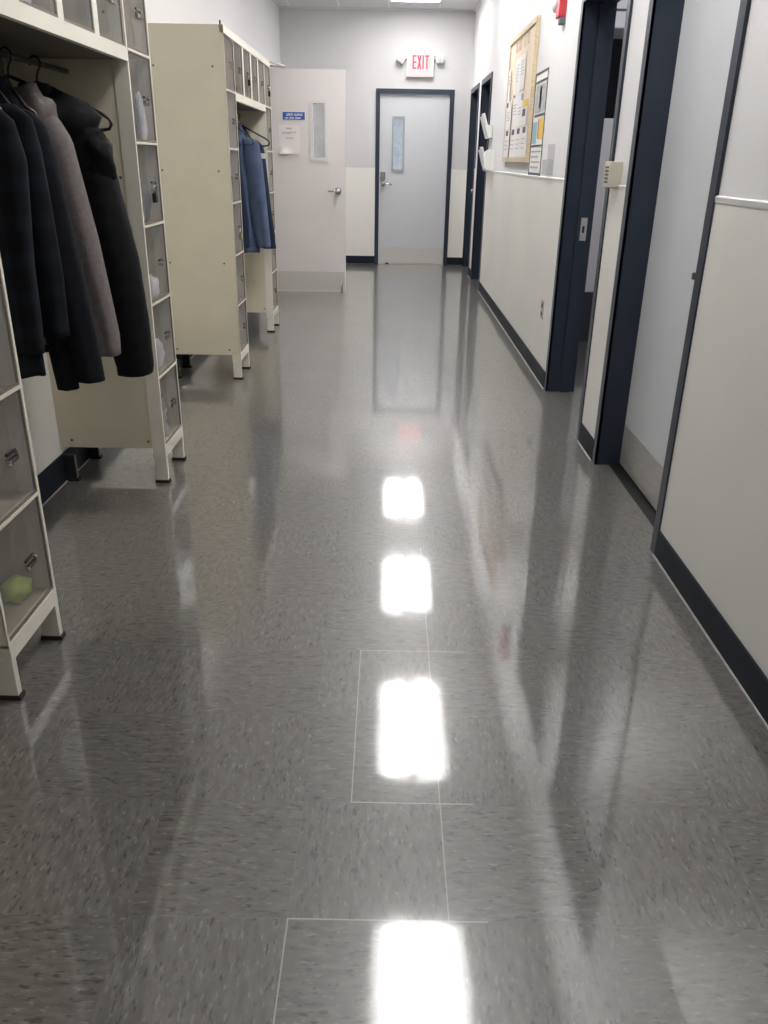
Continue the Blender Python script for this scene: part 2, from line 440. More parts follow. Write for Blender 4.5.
# baseboards with a line of sealant at the floor
w = MB()
for a, b in SPR:
    w.use('navy_base').box(XR-.014, XR-.006, a, b, .004, .102); w.use('bead').box(XR-.019, XR-.006, a, b, 0, .005)
struct(w.build('baseboard_right'))
w = MB()
for a, b in SPL:
    w.use('navy_base').box(XL+.006, XL+.014, a, b, .004, .125); w.use('bead').box(XL+.006, XL+.018, a, b, 0, .004)
struct(w.build('baseboard_left'))
w = MB()
for a, b in ((XL, DX0), (DX1, XR)):
    w.use('navy_base').box(a, b, YF-.014, YF-.006, .004, .102)
struct(w.build('baseboard_back'))

# ------------------------------------------------------------------ doors
FW = .052   # face width of the steel frames
def frame_y(mb, a, b, xin, xout, side):
    """steel frame round an opening in a wall that runs along y; side=+1: corridor lies at smaller x"""
    f = xin-.012*side; g = xin
    for p0, p1 in ((a, a+FW), (b-FW, b)):
        mb.box(f, g+.001*side, p0, p1, 0, DTOP)
    mb.box(f, g+.001*side, a+FW, b-FW, DTOP-FW, DTOP)
    mb.box(f+.002*side, xout, a+FW-.004, a+FW, 0, DTOP-FW); mb.box(f+.002*side, xout, b-FW, b-FW+.004, 0, DTOP-FW)
    mb.box(f+.002*side, xout, a+FW, b-FW, DTOP-FW, DTOP-FW+.004)

# door_1: pale grey exit door in the far wall
d = structure_root('door_1', (0, YF, 0), 'pale grey exit door with narrow window under the EXIT sign')
w = MB()
for a, b in ((DX0, DX0+FW), (DX1-FW, DX1)): w.box(a, b, -.014, 0, 0, DTOP)
w.box(DX0+FW, DX1-FW, -.014, 0, DTOP-FW, DTOP)
w.box(DX0+FW-.004, DX0+FW, -.012, .19, 0, DTOP-FW); w.box(DX1-FW, DX1-FW+.004, -.012, .19, 0, DTOP-FW); w.box(DX0+FW, DX1-FW, -.012, .19, DTOP-FW, DTOP-FW+.004)
w.build('door_frame', 'navy', d)
a, b, y0, y1 = DX0+FW+.004, DX1-FW-.004, .035, .08
wx0, wx1, wz0, wz1 = .03, .15, 1.20, 1.81
w = MB(); w.box(a, wx0, y0, y1, .012, 2.083); w.box(wx1, b, y0, y1, .012, 2.083); w.box(wx0, wx1, y0, y1, .012, wz0); w.box(wx0, wx1, y0, y1, wz1, 2.083)
leaf = w.build('door_leaf', 'door_grey', d)
w = MB()
for q in ((wx0-.022, wx0, wz0-.03, wz1+.022), (wx1, wx1+.022, wz0-.03, wz1+.022), (wx0, wx1, wz0-.03, wz0), (wx0, wx1, wz1, wz1+.022)):
    w.box(q[0], q[1], y0-.016, y0+.002, q[2], q[3])
w.build('window_frame', 'frame_grey', leaf)
box('window_pane', 'glass', wx0, wx1, y0+.02, y0+.026, wz0, wz1, leaf)
box('kick_plate', 'plate', a+.01, b-.01, y0-.003, y0, .02, .222, d)
w = MB(); w.box(-.135, -.072, y0-.022, y0, 1.065, 1.175, .006); w.lathe([(.001, y0-.05), (.022, y0-.048), (.024, y0-.03), (.03, y0-.002)], (-.10, 0, 1.02), 'y', 18)
w.use('black')
lk = w.build('lock_plate', 'chrome', d)
MB().tube([(-.10, y0-.045, 1.02), (-.06, y0-.05, 1.02), (.0, y0-.052, 1.015), (.015, y0-.04, 1.013)], .009, 10).build('lever_handle', 'chrome', lk)
box('threshold', 'steel', DX0+FW, DX1-FW, -.01, .12, 0, .008, d)
box('door_stop', 'black', -.055, -.01, -.03, .0, 0, .018, d)

# door_2: near closed pale door in the right wall
A2, B2 = OPEN_R[0]
d = structure_root('door_2', (0, 0, 0), 'closed pale grey door with steel kick plate in the near right wall')
w = MB(); frame_y(w, A2, B2, XR, XR+WT, 1); w.box(XR+.152, XR+.161, A2+FW, A2+FW+.014, 0, DTOP-FW); w.build('door_frame', 'navy', d)
X2 = XR+.108
leaf = box('door_leaf', 'door_grey', X2, X2+.044, A2+FW+.003, B2-FW-.003, .014, DTOP-FW-.003, d)
box('kick_plate', 'steel', X2-.003, X2, A2+FW+.02, B2-FW-.012, .022, .208, d)
w = MB(); w.lathe([(.028, 0), (.028, -.008), (.012, -.012), (.011, -.05), (.001, -.05)], (X2, 2.80, .964), 'x', 18)
w.box(X2-.058, X2-.042, 2.785, 2.93, .952, .976, .004)
w.build('lever_handle', 'dark_metal', d)
box('threshold', 'black', XR+.06, XR+WT, A2+FW, B2-FW, 0, .006, d)

# door_3: open doorway into a dark side room, right wall
A3, B3 = OPEN_R[1]
d = structure_root('door_3', (0, 0, 0), 'open doorway with navy steel frame into a dark side room')
w = MB(); frame_y(w, A3, B3, XR, XR+WT+.004, 1)
w.box(XR+.075, XR+WT-.03, B3-FW-.016, B3-FW, 0, DTOP-FW)
w.box(XR+.075, XR+WT-.03, A3+FW, A3+FW+.016, 0, DTOP-FW); w.box(XR+.075, XR+WT-.03, A3+FW, B3-FW, DTOP-FW-.016, DTOP-FW)
w.build('door_frame', 'navy', d)
w = MB(); w.use('steel').box(XR+.095, XR+.131, B3-FW-.0205, B3-FW-.016, .905, 1.03); w.use('black').box(XR+.105, XR+.118, B3-FW-.0215, B3-FW-.0204, .948, .985)
w.build('strike_plate', None, d)
lf = box('door_leaf', 'door_grey', XR+WT+.03, XR+WT+.93, A3+.0, A3+.044, .012, 2.08, d)

# door_4, door_5: two narrow navy doorways near the far end of the right wall
for n, (a, b) in ((4, OPEN_R[2]), (5, OPEN_R[3])):
    d = structure_root('door_%d' % n, (0, 0, 0), 'navy door in navy frame in the right wall, ' + ('nearer to the bulletin board' if n == 4 else 'next to the far corner'))
    w = MB(); frame_y(w, a, b, XR, XR+WT, 1); w.build('door_frame', 'navy', d)
    box('door_leaf', 'navy', XR+.11, XR+.155, a+FW+.003, b-FW-.003, .012, DTOP-FW-.003, d)
    MB().lathe([(.026, 0), (.026, -.006), (.011, -.01), (.011, -.03), (.027, -.04), (.029, -.055), (.02, -.066), (.001, -.068)], (XR+.11, b-.13 if n == 5 else a+.13, .96), 'x', 16).build('door_knob', 'chrome', d)

# door_6: warm white door standing open across the left side of the corridor
DY = 8.87
d = structure_root('door_6', (XL+.035, DY, 0), 'warm white door standing open behind the far lockers, with a narrow window')
W6 = .918
a, b = 0, W6
wx0, wx1, wz0, wz1 = .60, .715, 1.325, 1.815
w = MB(); w.box(a, wx0, 0, .044, .014, 2.108); w.box(wx1, b, 0, .044, .014, 2.108); w.box(wx0, wx1, 0, .044, .014, wz0); w.box(wx0, wx1, 0, .044, wz1, 2.108)
leaf = w.build('door_leaf', 'door_white', d)
w = MB()
for q in ((wx0-.032, wx0, wz0-.036, wz1+.034), (wx1, wx1+.032, wz0-.036, wz1+.034), (wx0, wx1, wz0-.036, wz0), (wx0, wx1, wz1, wz1+.034)):
    for yy in (-.010, .044): w.box(q[0], q[1], yy, yy+.010, q[2], q[3])
w.build('window_frame', 'door_white', leaf)
box('window_pane', 'glass', wx0, wx1, .02, .025, wz0, wz1, leaf)
box('kick_plate', 'plate', .012, W6-.012, -.003, 0, .024, .218, d)
w = MB(); w.lathe([(.034, 0), (.034, -.008), (.014, -.012), (.014, -.035), (.027, -.042), (.03, -.06), (.022, -.07), (.001, -.072)], (W6-.075, 0, 1.015), 'y', 20)
w.tube([(W6-.075, -.055, 1.015), (W6-.12, -.06, 1.015), (W6-.175, -.058, 1.013)], .009, 10)
w.build('lever_handle', 'chrome', d)
w = MB(); w.box(W6-.052, W6-.028, -.012, 0, .07, .125); w.tube([(W6-.04, -.012, .12), (W6-.04, -.016, .02)], .008, 8); w.lathe([(.012, .004), (.013, .02), (.009, .022)], (W6-.04, -.016, 0))
w.build('foot_stop', 'chrome', d)
w = MB(); w.box(.01, .16, -.05, 0, 2.03, 2.085, .006)
w.tube([(.08, -.03, 2.085), (.08, -.03, 2.135)], .012, 8); w.tube([(.08, -.03, 2.13), (.345, -.10, 2.112)], .010, 8)
w.tube([(.345, -.10, 2.118), (.24, -.22, 2.14), (-.02, -.42, 2.145)], .010, 8)
w.build('door_closer', 'steel', d)
for z in (.25, 1.05, 1.85):
    MB().lathe([(.009, 0), (.009, .1)], (-.006, -.006, z)).build('hinge', 'steel', d)
w = MB(); frame_y(w, OPEN_L[0][0], OPEN_L[0][1]-.02, XL, XL-WT, -1); o = w.build('door_frame', 'navy', d)
o.location = (-(XL+.035), -DY, 0)

# rooms beyond the openings (closed off so that no daylight leaks in)
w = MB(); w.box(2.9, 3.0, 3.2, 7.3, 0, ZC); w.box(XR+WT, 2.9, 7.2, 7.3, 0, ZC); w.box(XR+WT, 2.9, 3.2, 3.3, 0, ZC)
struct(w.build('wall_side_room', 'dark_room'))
w = MB(); w.box(-2.7, -2.6, 6.9, 10, 0, ZC); w.box(-2.6, XL-WT, 6.9, 7.0, 0, ZC); w.box(-2.6, XL-WT, 9.9, 10, 0, ZC)
struct(w.build('wall_left_room', 'wall'))

# ------------------------------------------------------------------ ceiling lights
def troffer(y, label, lens='lens'):
    t = thing('ceiling_light', label, 'ceiling light', (.255, y, ZC), 'recessed fluorescent ceiling lights along the corridor')
    w = MB()
    for q in ((-.305, -.28, -.61, .61), (.28, .305, -.61, .61), (-.28, .28, -.61, -.585), (-.28, .28, .585, .61)): w.box(q[0], q[1], q[2], q[3], -.014, -.0005)
    w.build('light_frame', 'white_plastic', t)
    box('diffuser', lens, -.28, .28, -.585, .585, -.010, -.002, t)
    return t
troffer(10.42, 'lit rectangular ceiling light nearest the far exit door')
troffer(7.94, 'lit rectangular ceiling light before the open white door')
troffer(5.46, 'lit rectangular ceiling light between the two locker units')
troffer(2.98, 'lit rectangular ceiling light above the near lockers')
troffer(.54, 'dimmer ceiling light above where the photo is taken from', 'lens_dim')

# ------------------------------------------------------------------ lockers
LD, LLEN, CW = .455, 1.87, .312
ZK = [.165, .465, .764, 1.063, 1.361, 1.668, 1.945]
ZTOP = 1.985
def locker(loc, label):
    t = thing('locker_unit', label, 'locker', loc, 'cream sixteen-box lockers along the left wall')
    cols = ((0, CW), (LLEN-CW, LLEN))
    # front frame: posts with flanges, rails, header
    w = MB()
    for c0, c1 in cols:
        for k, (p, q) in enumerate(((c0, c0+.010), (c1-.010, c1))):
            w.box(-.004, 0, p, q, .165, ZTOP)
            f = (c0+.004, c0+.008) if k == 0 else (c1-.008, c1-.004)
            if c0 > 0 and k == 0: f = (c0-.003, c0+.004)
            if c0 == 0 and k == 1: f = (c1-.004, c1+.003)
            w.box(-.055, -.0005, f[0], f[1], .118, ZTOP-.001)
        w.box(-.022, .001, c0, c1, .118, .165)
        for z in ZK[1:-1]: w.box(-.02, .0015, c0+.006, c1-.006, z-.004, z+.004)
    w.box(-.02, .001, 0, LLEN, ZK[-1], ZTOP)
    w.box(-.02, .001, CW, LLEN-CW, 1.628, 1.672)
    n = 4; span = LLEN-2*CW; pw = span/n
    for i in range(1, n): w.box(-.02, .0005, CW+i*pw-.022, CW+i*pw+.022, 1.672, ZK[-1])
    w.build('front_frame', 'cream_lit', t)
    for c0, c1 in cols:
        for yy in (c0, c1-.003):
            w = MB(); w.use('cream').box(-LD, -.001, yy, yy+.003, .158, ZTOP-.002)
            w.use('rivet')
            side = yy if yy == c0 else yy+.003
            for zz in (.19, .72, 1.24, 1.78):
                for xx in (-.07, -.40):
                    sgn = -1 if yy == c0 else 1
                    w.lathe([(.006, 0), (.005, sgn*.003), (.001, sgn*.0035)], (xx, side, zz), 'y', 8)
            w.build('side_panel', None, t)
        w = MB(); w.box(-LD, -LD+.004, c0+.003, c1-.003, .16, ZTOP-.003); w.build('back_panel', 'cream', t)
        for z in ZK[:-1]:
            box('shelf', 'shelf', -LD+.004, -.022, c0+.003, c1-.003, z-.004, z, t)
        for xx in (-.052, -LD+.004):
            for yy, dy in ((c0, .022), (c1-.022, .022)):
                w = MB()
                w.prism([(xx, yy), (xx+.052 if xx > -.2 else xx+.05, yy), (xx+.052 if xx > -.2 else xx+.05, yy+dy), (xx, yy+dy)], 'z', .012, .119)
                lg = w.build('leg', 'cream_lit' if xx > -.2 else 'dark_metal', t)  # rear legs darkened in colour for the shade under the unit
                box('foot_pad', 'rubber', xx-.004, xx+.058, yy-.004, yy+dy+.004, 0, .013, lg)
    box('back_panel', 'cream', -LD, -LD+.004, CW, LLEN-CW, 1.63, ZTOP-.003, t)
    box('coat_shade_panel', 'alcove_shade', -LD, -LD+.004, CW, LLEN-CW, 1.2, 1.63, t)  # added panel, its dull brown stands in for shade behind the coats
    box('shelf', 'alcove_shade', -LD+.004, -.02, CW, LLEN-CW, 1.632, 1.640, t)  # shelf coloured dark for the shade on its underside
    box('top_panel', 'cream', -LD, -.001, .001, LLEN-.001, ZTOP-.006, ZTOP-.001, t)
    for i in range(1, n): box('divider', 'cream', -LD+.004, -.02, CW+i*pw-.002, CW+i*pw+.002, 1.64, ZTOP-.007, t)
    MB().tube([(-.225, CW+.002, 1.592), (-.225, LLEN-CW-.002, 1.592)], .009, 12).build('coat_rod', 'black', t)  # black colour stands in for the shade around the rod
    # doors
    cells = []
    for c0, c1 in cols:
        for z0, z1 in zip(ZK, ZK[1:]): cells.append((c0+.011, c1-.011, z0+.006, z1-.006))
    for i in range(n): cells.append((CW+i*pw+(.022 if i else .018), CW+(i+1)*pw-(.022 if i < n-1 else .018), 1.674, ZK[-1]-.004))
    for y0, y1, z0, z1 in cells:
        w = MB(); w.box(-.006, -.002, y0+.004, y1-.004, z0+.004, z1-.004)
        dr = w.build('door', 'pane', t)
        w = MB(); w.box(-.007, -.0015, y0, y1, z0, z0+.006); w.box(-.007, -.0015, y1-.005, y1, z0+.006, z1); w.box(-.007, -.0015, y0, y0+.003, z0+.006, z1); w.box(-.007, -.0015, y0+.003, y1-.005, z1-.003, z1)
        w.build('door_edge', 'edge', dr)
        zc = (z0+z1)/2-.005; yl = y0+(y1-y0)*.62
        w = MB(); w.use('hasp').box(-.002, .004, yl-.030, yl+.022, zc+.010, zc+.017); w.box(-.002, .004, yl-.026, yl+.030, zc-.014, zc-.002)
        w.use('chrome').box(-.002, .010, yl-.033, yl-.027, zc-.014, zc+.002); w.box(-.002, .008, yl+.018, yl+.026, zc+.004, zc+.010)
        w.build('latch', None, dr)
    MB().box(-.02, -.012, .008, .014, ZTOP-.0005, ZTOP+.02).build('bracket', 'dark_metal', t)
    return t
L1 = (-.952, 1.745, 0); L2 = (-.937, 5.125, 0)
u1 = locker(L1, 'cream metal locker unit nearest the camera, dark coats hanging in its open middle')
u2 = copy_tree(u1); u2.location = L2
u2['label'] = 'cream metal locker unit further back, blue work jackets hanging in its open middle'

# ------------------------------------------------------------------ hangers and clothes
def place(L, dy, dx=-.225): return (L[0]+dx, L[1]+dy, 0)
def hanger(loc, label, group, hw=.215, yaw=0., mat='black', r=.0055):
    """loc: point on the floor below the rod; hook sits over the rod"""
    w = MB(); zr = 1.592
    hook = [(.030*math.cos(a), 0, zr+.0-.002+.022*math.sin(a)) for a in [math.radians(k) for k in (200, 170, 140, 110, 90, 60, 30, 0, -30, -60)]]
    hook = [(p[0]*.62, p[1], p[2]) for p in hook]+[(.002, 0, 1.555), (0, 0, 1.535)]
    w.tube(hook, .003, 8)
    za, zb = 1.535, 1.425
    path = []
    for s in (1,):
        path += [(0, 0, za), (.05, 0, za-.018), (hw-.03, 0, zb+.02), (hw-.006, 0, zb+.004), (hw, 0, zb-.012), (hw-.008, 0, zb-.026), (hw-.03, 0, zb-.030)]
        path += [(-hw+.03, 0, zb-.030), (-hw+.008, 0, zb-.026), (-hw, 0, zb-.012), (-hw+.006, 0, zb+.004), (-hw+.03, 0, zb+.02), (-.05, 0, za-.018), (0, 0, za)]
    w.tube(path, r, 8)
    o = w.build('coat_hanger', mat); o.location = loc; o.rotation_euler = (0, 0, yaw)
    return tag(o, label, 'hanger', group)

def ring(z, hw, ht, cx, cy, n=36, fold=0., ph=0., k=7, sq=2.6, tw=0.):
    out = []
    for i in range(n):
        a = 2*PI*i/n; c, s = math.cos(a), math.sin(a)
        x = hw*math.copysign(abs(c)**(2/sq), c); y = ht*math.copysign(abs(s)**(2/sq), s)
        f = 1+fold*math.sin(k*a+ph)+fold*.6*math.sin((k+4)*a-ph*1.7)
        f2 = 1+.25*fold*math.sin(3*a+ph)
        out.append((cx+x*f2, cy+y*f, z+tw*x))
    return out
def interp(tab, z):
    tab = sorted(tab)
    if z <= tab[0][0]: return tab[0][1:]
    for a, b in zip(tab, tab[1:]):
        if z <= b[0]:
            t = (z-a[0])/(b[0]-a[0]); t = t*t*(3-2*t) if False else t
            return tuple(p+(q-p)*t for p, q in zip(a[1:], b[1:]))
    return tab[-1][1:]
def loft_profile(tab, n=36, steps=34, fold=.1, seed=0., k=7, quilt=0., sq=2.6, hem=0.):
    """tab: (z, half width, half thickness, cx, cy)"""
    z0, z1 = min(t[0] for t in tab), max(t[0] for t in tab)
    rings = []
    for i in range(steps+1):
        z = z0+(z1-z0)*i/steps
        hw, ht, cx, cy = interp(tab, z)
        f = fold*min(1, (z1-z)/(z1-z0)*1.6)
        if quilt: q = 1+quilt*abs(math.sin(z*PI/.075)); hw *= .96+.04*q; ht *= q
        r = ring(z, hw, ht, cx, cy, n, f, seed+z*2.1, k, sq)
        if hem and i < 3: r = [(p[0], p[1], p[2]+hem*math.sin(9*p[0]*7+seed)*(1-i/3)) for p in r]
        rings.append(r)
    return rings

def garment(name, label, cat, loc, mat, body, sleeves, group=None, fold=.12, quilt=0., seed=0., collar=None, extra=None):
    t = thing(name, label, cat, loc, group)
    MB().loft(loft_profile(body, 44, 44, fold, seed, 7, quilt, hem=.004)).build('body', mat, t)
    for s in sleeves:
        MB().loft(loft_profile(s, 22, 36, fold*.8, seed+2, 4, quilt, 2.3)).build('sleeve', mat, t)
    if collar:
        MB().loft(loft_profile(collar, 24, 10, .05, seed, 5)).build('collar', mat, t)
    if extra: extra(t)
    return t

def std_body(z_hem, hw, ht, zn=1.545, lean=0.):
    d = zn-1.545
    return [(z_hem, hw, ht, lean, 0), (z_hem+.25, hw*.98, ht*1.0, lean*.6, 0), (1.15, hw*.95, ht*1.05, .0, 0), (1.31, hw*.93, ht*.95, 0, 0), (1.39+d*.5, hw*.86, ht*.8, 0, 0),
            (1.44+d, .115, ht*.62, 0, 0), (1.49+d, .075, ht*.5, 0, 0), (1.53+d, .055, ht*.45, 0, 0), (1.545+d, .045, ht*.35, 0, 0)]
def edge_sleeve(edge, ht=.045, cy=-.02, cyc=None, side=1):
    """edge: (z, outer edge, half width) from shoulder down to cuff"""
    if cyc is None: cyc = cy
    n = len(edge); out = []
    for i, (z, o, hw) in enumerate(edge):
        t = i/(n-1)
        out.append((z, hw, ht*(1 if 0 < i else .6), side*(o-hw), cy+(cyc-cy)*t))
    z, o, hw = edge[0]
    out.append((z+.035, hw*.6, ht*.4, side*(o-hw*1.5), cy*.5))
    return out
BACK = [(1.40, .17, .05), (1.1, .19, .055), (.82, .18, .045)]
GH = 'coat hangers in the near locker'
dyS, dyP, dyN, dyG, dyB = .665, .785, .90, 1.05, 1.24
def low_hanger(L, dy, label, group, dx=-.225, drop=.03, hw=.13):
    h = hanger((L[0]+dx, L[1]+dy, -drop), label, group, hw)
    return h
low_hanger(L1, dyS, 'black coat hanger under the black plaid shirt in the near locker', GH, drop=0)
low_hanger(L1, dyP, 'black coat hanger under the dark checked shirt in the near locker', GH, drop=0)
low_hanger(L1, dyN, 'black coat hanger under the dark navy jacket in the near locker', GH, drop=0)
low_hanger(L1, dyG, 'black coat hanger under the grey hooded sweatshirt', GH, drop=0)
hanger(place(L1, dyB+.03), 'black coat hanger with bare rounded tip under the black puffer coat', GH, hw=.232)
collar = lambda zn: [(zn-.06, .075, .04, 0, 0), (zn-.02, .07, .042, 0, 0), (zn+.01, .058, .035, 0, 0)]
garment('shirt', 'black plaid work shirt hanging closest to the camera in the near locker', 'shirt', place(L1, dyS), 'plaid',
        std_body(.70, .145, .042, 1.52, -.01), [edge_sleeve([(1.40, .165, .05), (1.30, .183, .06), (1.03, .162, .055), (.86, .158, .05), (.772, .153, .045)], .035, -.015), edge_sleeve(BACK, .03, -.01, None, -1)], None, .14, 0, .4, collar(1.52))
garment('shirt', 'dark checked shirt hanging behind the black plaid shirt', 'shirt', place(L1, dyP), 'plaid',
        std_body(.80, .14, .038, 1.50), [edge_sleeve([(1.41, .165, .05), (1.33, .177, .058), (1.18, .184, .06), (.98, .19, .055), (.80, .185, .045)], .034, -.012), edge_sleeve(BACK, .03, 0, None, -1)], None, .14, 0, 2.2, collar(1.50))
garment('jacket', 'dark navy jacket hanging between the checked shirt and the grey sweatshirt', 'jacket', place(L1, dyN), 'navy_cloth',
        std_body(.79, .130, .04, 1.50, .0), [edge_sleeve([(1.30, .115, .05), (1.05, .130, .045), (.80, .146, .04), (.604, .152, .034)], .03, -.025), edge_sleeve([(1.40, .158, .05), (1.30, .178, .058), (1.12, .197, .06), (.90, .22, .055), (.70, .238, .045), (.634, .242, .043)], .04, -.02, -.03), edge_sleeve(BACK, .03, 0, None, -1)], None, .12, 0, 4., collar(1.51))
def grey_hood(t):
    w = MB(); w.lump((.045, -.015, 1.375), (.085, .05, .075), .35, 2.2, 3, 5); w.build('hood', 'grey_knit', t)
garment('sweatshirt', 'grey hooded sweatshirt hanging between the navy jacket and the puffer coat', 'sweatshirt', place(L1, dyG), 'grey_knit',
        std_body(.72, .145, .05, 1.46), [edge_sleeve([(1.42, .143, .05), (1.36, .174, .06), (1.06, .222, .065), (.85, .245, .055), (.75, .254, .043), (.685, .251, .036)], .046, -.015), edge_sleeve(BACK, .03, 0, None, -1)], None, .11, 0, 1., extra=grey_hood)
def puffer_bits(t):
    w = MB(); w.lump((.075, -.02, 1.33), (.125, .075, .095), .25, 2., 3, 9); w.lump((.205, -.04, 1.235), (.048, .05, .085), .3, 2, 3, 3); w.build('hood', 'puffer', t)
    MB().tube([(.105, -.085, 1.38), (.125, -.098, 1.25), (.135, -.10, 1.05), (.14, -.10, .85)], .004, 6).build('zipper', 'chrome', t)
garment('puffer_coat', 'black quilted puffer coat hanging furthest back in the near locker', 'coat', place(L1, dyB), 'puffer',
        std_body(.66, .16, .075, 1.53), [edge_sleeve([(1.41, .20, .06), (1.28, .240, .075), (.98, .291, .085), (.75, .305, .078), (.60, .306, .066), (.575, .300, .062)], .062, -.02), edge_sleeve(BACK, .04, .01, None, -1)], None, .05, .16, 3., extra=puffer_bits)

GH2 = 'coat hangers in the far locker'
L2x = -.18
hanger(place(L2, .98, L2x), 'empty black coat hanger in front of the blue jacket in the far locker', GH2, hw=.17, r=.004)
low_hanger(L2, 1.15, 'black coat hanger under the blue work jacket', GH2, L2x, 0)
hanger(place(L2, 1.375, L2x), 'black coat hanger under the dark navy coverall in the far locker', GH2, hw=.225)
garment('jacket', 'medium blue work jacket hanging in the far locker', 'jacket', place(L2, 1.15, L2x), 'blue_cloth',
        std_body(.675, .155, .075, 1.525), [edge_sleeve([(1.41, .185, .06), (1.30, .203, .07), (1.10, .218, .07), (.90, .232, .062), (.74, .242, .052), (.71, .240, .05)], .055, -.03), edge_sleeve(BACK, .03, 0, None, -1)], None, .15, 0, 1.4, collar(1.525))
def cov_tag(t):
    box('name_tag', 'white_paper', .168, .203, -.066, -.062, 1.31, 1.345, t)
garment('coverall', 'dark navy coverall with a white tag hanging behind the blue jacket', 'coverall', place(L2, 1.365, L2x), 'indigo',
        std_body(.70, .155, .06, 1.53), [edge_sleeve([(1.40, .18, .06), (1.33, .192, .065), (1.03, .218, .07), (.85, .236, .06), (.68, .25, .05)], .05, .0), edge_sleeve(BACK, .03, 0, None, -1)], None, .14, 0, .2, extra=cov_tag)
garment('jacket', 'indigo work jacket hanging nearest in the far locker, left of the blue jacket', 'jacket', place(L2, .82, L2x), 'indigo',
        std_body(.74, .11, .045, 1.50, -.02), [edge_sleeve([(1.32, .10, .05), (1.1, .125, .055), (.9, .14, .05), (.74, .14, .045)], .04, -.02)], None, .16, 0, 5.1)

# ------------------------------------------------------------------ things in the locker boxes and padlocks
def cell(L, col, row):
    """floor centre of a box: col 0 / 1 = side columns, row 0 at the bottom"""
    y = L[1]+(CW/2 if col == 0 else LLEN-CW/2)
    return (L[0], y, ZK[row])
def top_cell(L, i):
    pw = (LLEN-2*CW)/4
    return (L[0], L[1]+CW+(i+.5)*pw, 1.641)
def lump_thing(name, label, cat, pos, r, mat, amp=.3, seed=0., freq=2.5, group=None):
    o = MB().lump((0, 0, 0), r, amp, freq, 3, seed).build(name, mat); o.location = pos
    return tag(o, label, cat, group)
def bottle(pos, label, mat, cap, r=.032, h=.2):
    t = thing('bottle', label, 'bottle', pos)
    MB().lathe([(r*.9, 0), (r, .01), (r, h*.35), (r*.9, h*.42), (r, h*.5), (r, h*.68), (r*.75, h*.8), (r*.42, h*.88), (r*.4, h*.93)]).build('bottle_body', mat, t)
    MB().lathe([(r*.46, h*.92), (r*.48, h*.925), (r*.48, h), (r*.4, h+.002)]).build('cap', cap, t)
    return t
c = cell(L1, 0, 0)
lump_thing('food_bag', 'lime green bag in the lowest box of the near locker', 'bag', (c[0]-.080, c[1]+.090, c[2]+.001), (.038, .05, .034), 'green', .3, 2)
bottle((c[0]-.19, c[1]+.112, c[2]+.001), 'clear bottle behind the lime green bag in the near locker', 'clear_pet', 'white_plastic', .03, .17)
c = cell(L1, 0, 1)
o = MB().lathe([(.03, 0), (.055, .004), (.075, .03), (.082, .055), (.078, .055), (.07, .03), (.05, .01), (.01, .007)]).build('bowl', 'bowl')
o.location = (c[0]-.14, c[1]+.05, c[2]+.001); tag(o, 'pale round bowl on the second shelf of the near locker', 'bowl')
c = cell(L1, 0, 2)
lump_thing('folded_cloth', 'brown folded cloth in the third box up of the near locker', 'cloth', (c[0]-.2, c[1]-.02, c[2]+.001), (.13, .10, .09), 'cloth_brown', .25, 4)
c = cell(L1, 1, 0)
bottle((c[0]-.05, c[1]+.0, c[2]+.001), 'clear bottle in the lowest box beside the puffer coat', 'clear_pet', 'chrome', .03, .19)
c = cell(L1, 1, 1)
lump_thing('lunch_bag', 'pale lunch bag in the second box up beside the puffer coat', 'bag', (c[0]-.06, c[1]+.04, c[2]+.001), (.035, .07, .07), 'cloth_white', .25, 1)
c = cell(L1, 1, 2)
lump_thing('plastic_bag', 'crumpled white plastic bag behind the third clear door beside the puffer coat', 'bag', (c[0]-.036, c[1]+.0, c[2]+.001), (.020, .075, .055), 'cloth_white', .5, 3, 3.5)
c = cell(L1, 1, 3)
bottle((c[0]-.055, c[1]-.06, c[2]+.001), 'clear bottle behind the padlocked box of the near locker', 'clear_pet', 'white_plastic', .035, .22)
lump_thing('folded_cloth', 'grey cloth stuffed in the padlocked box of the near locker', 'cloth', (c[0]-.07, c[1]+.06, c[2]+.001), (.04, .07, .09), 'cloth_grey', .3, 6)
c = cell(L1, 1, 4)
lump_thing('folded_cloth', 'dark clothes bundled in the fifth box up beside the coats', 'clothes', (c[0]-.055, c[1]-.035, c[2]+.001), (.03, .09, .11), 'cloth_dark', .3, 8)
lump_thing('towel', 'white towel end beside the dark clothes in the fifth box up', 'towel', (c[0]-.045, c[1]+.105, c[2]+.001), (.018, .03, .10), 'cloth_white', .3, 7)
c = top_cell(L1, 1)
lump_thing('paper_bag', 'white crumpled paper in the second top box above the coats', 'paper', (c[0]-.1, c[1], c[2]+.001), (.06, .09, .08), 'cloth_white', .45, 2, 3)
# far locker
c = cell(L2, 0, 5)
lump_thing('folded_cloth', 'grey bundle in the first top box of the far locker', 'cloth', (c[0]-.20, c[1]-.03, c[2]+.001), (.07, .08, .07), 'cloth_grey', .3, 5)
o = MB().box(-.01, .01, -.045, .035, 0, .17, .008).build('folder', 'pink'); o.location = (c[0]-.05, c[1]+.045, c[2]+.001); tag(o, 'pink folder upright in the first top box of the far locker', 'folder')
c = top_cell(L2, 0)
lump_thing('folded_cloth', 'dark grey bundle in the second top box of the far locker', 'cloth', (c[0]-.07, c[1], c[2]+.001), (.045, .1, .06), 'cloth_dark', .3, 6)
c = top_cell(L2, 2)
o = MB().box(-.01, .01, -.08, .08, 0, .22, .004).build('folder', 'white_paper'); o.location = (c[0]-.06, c[1], c[2]+.001); tag(o, 'white folder upright in a top box of the far locker', 'folder')
c = cell(L2, 0, 3)
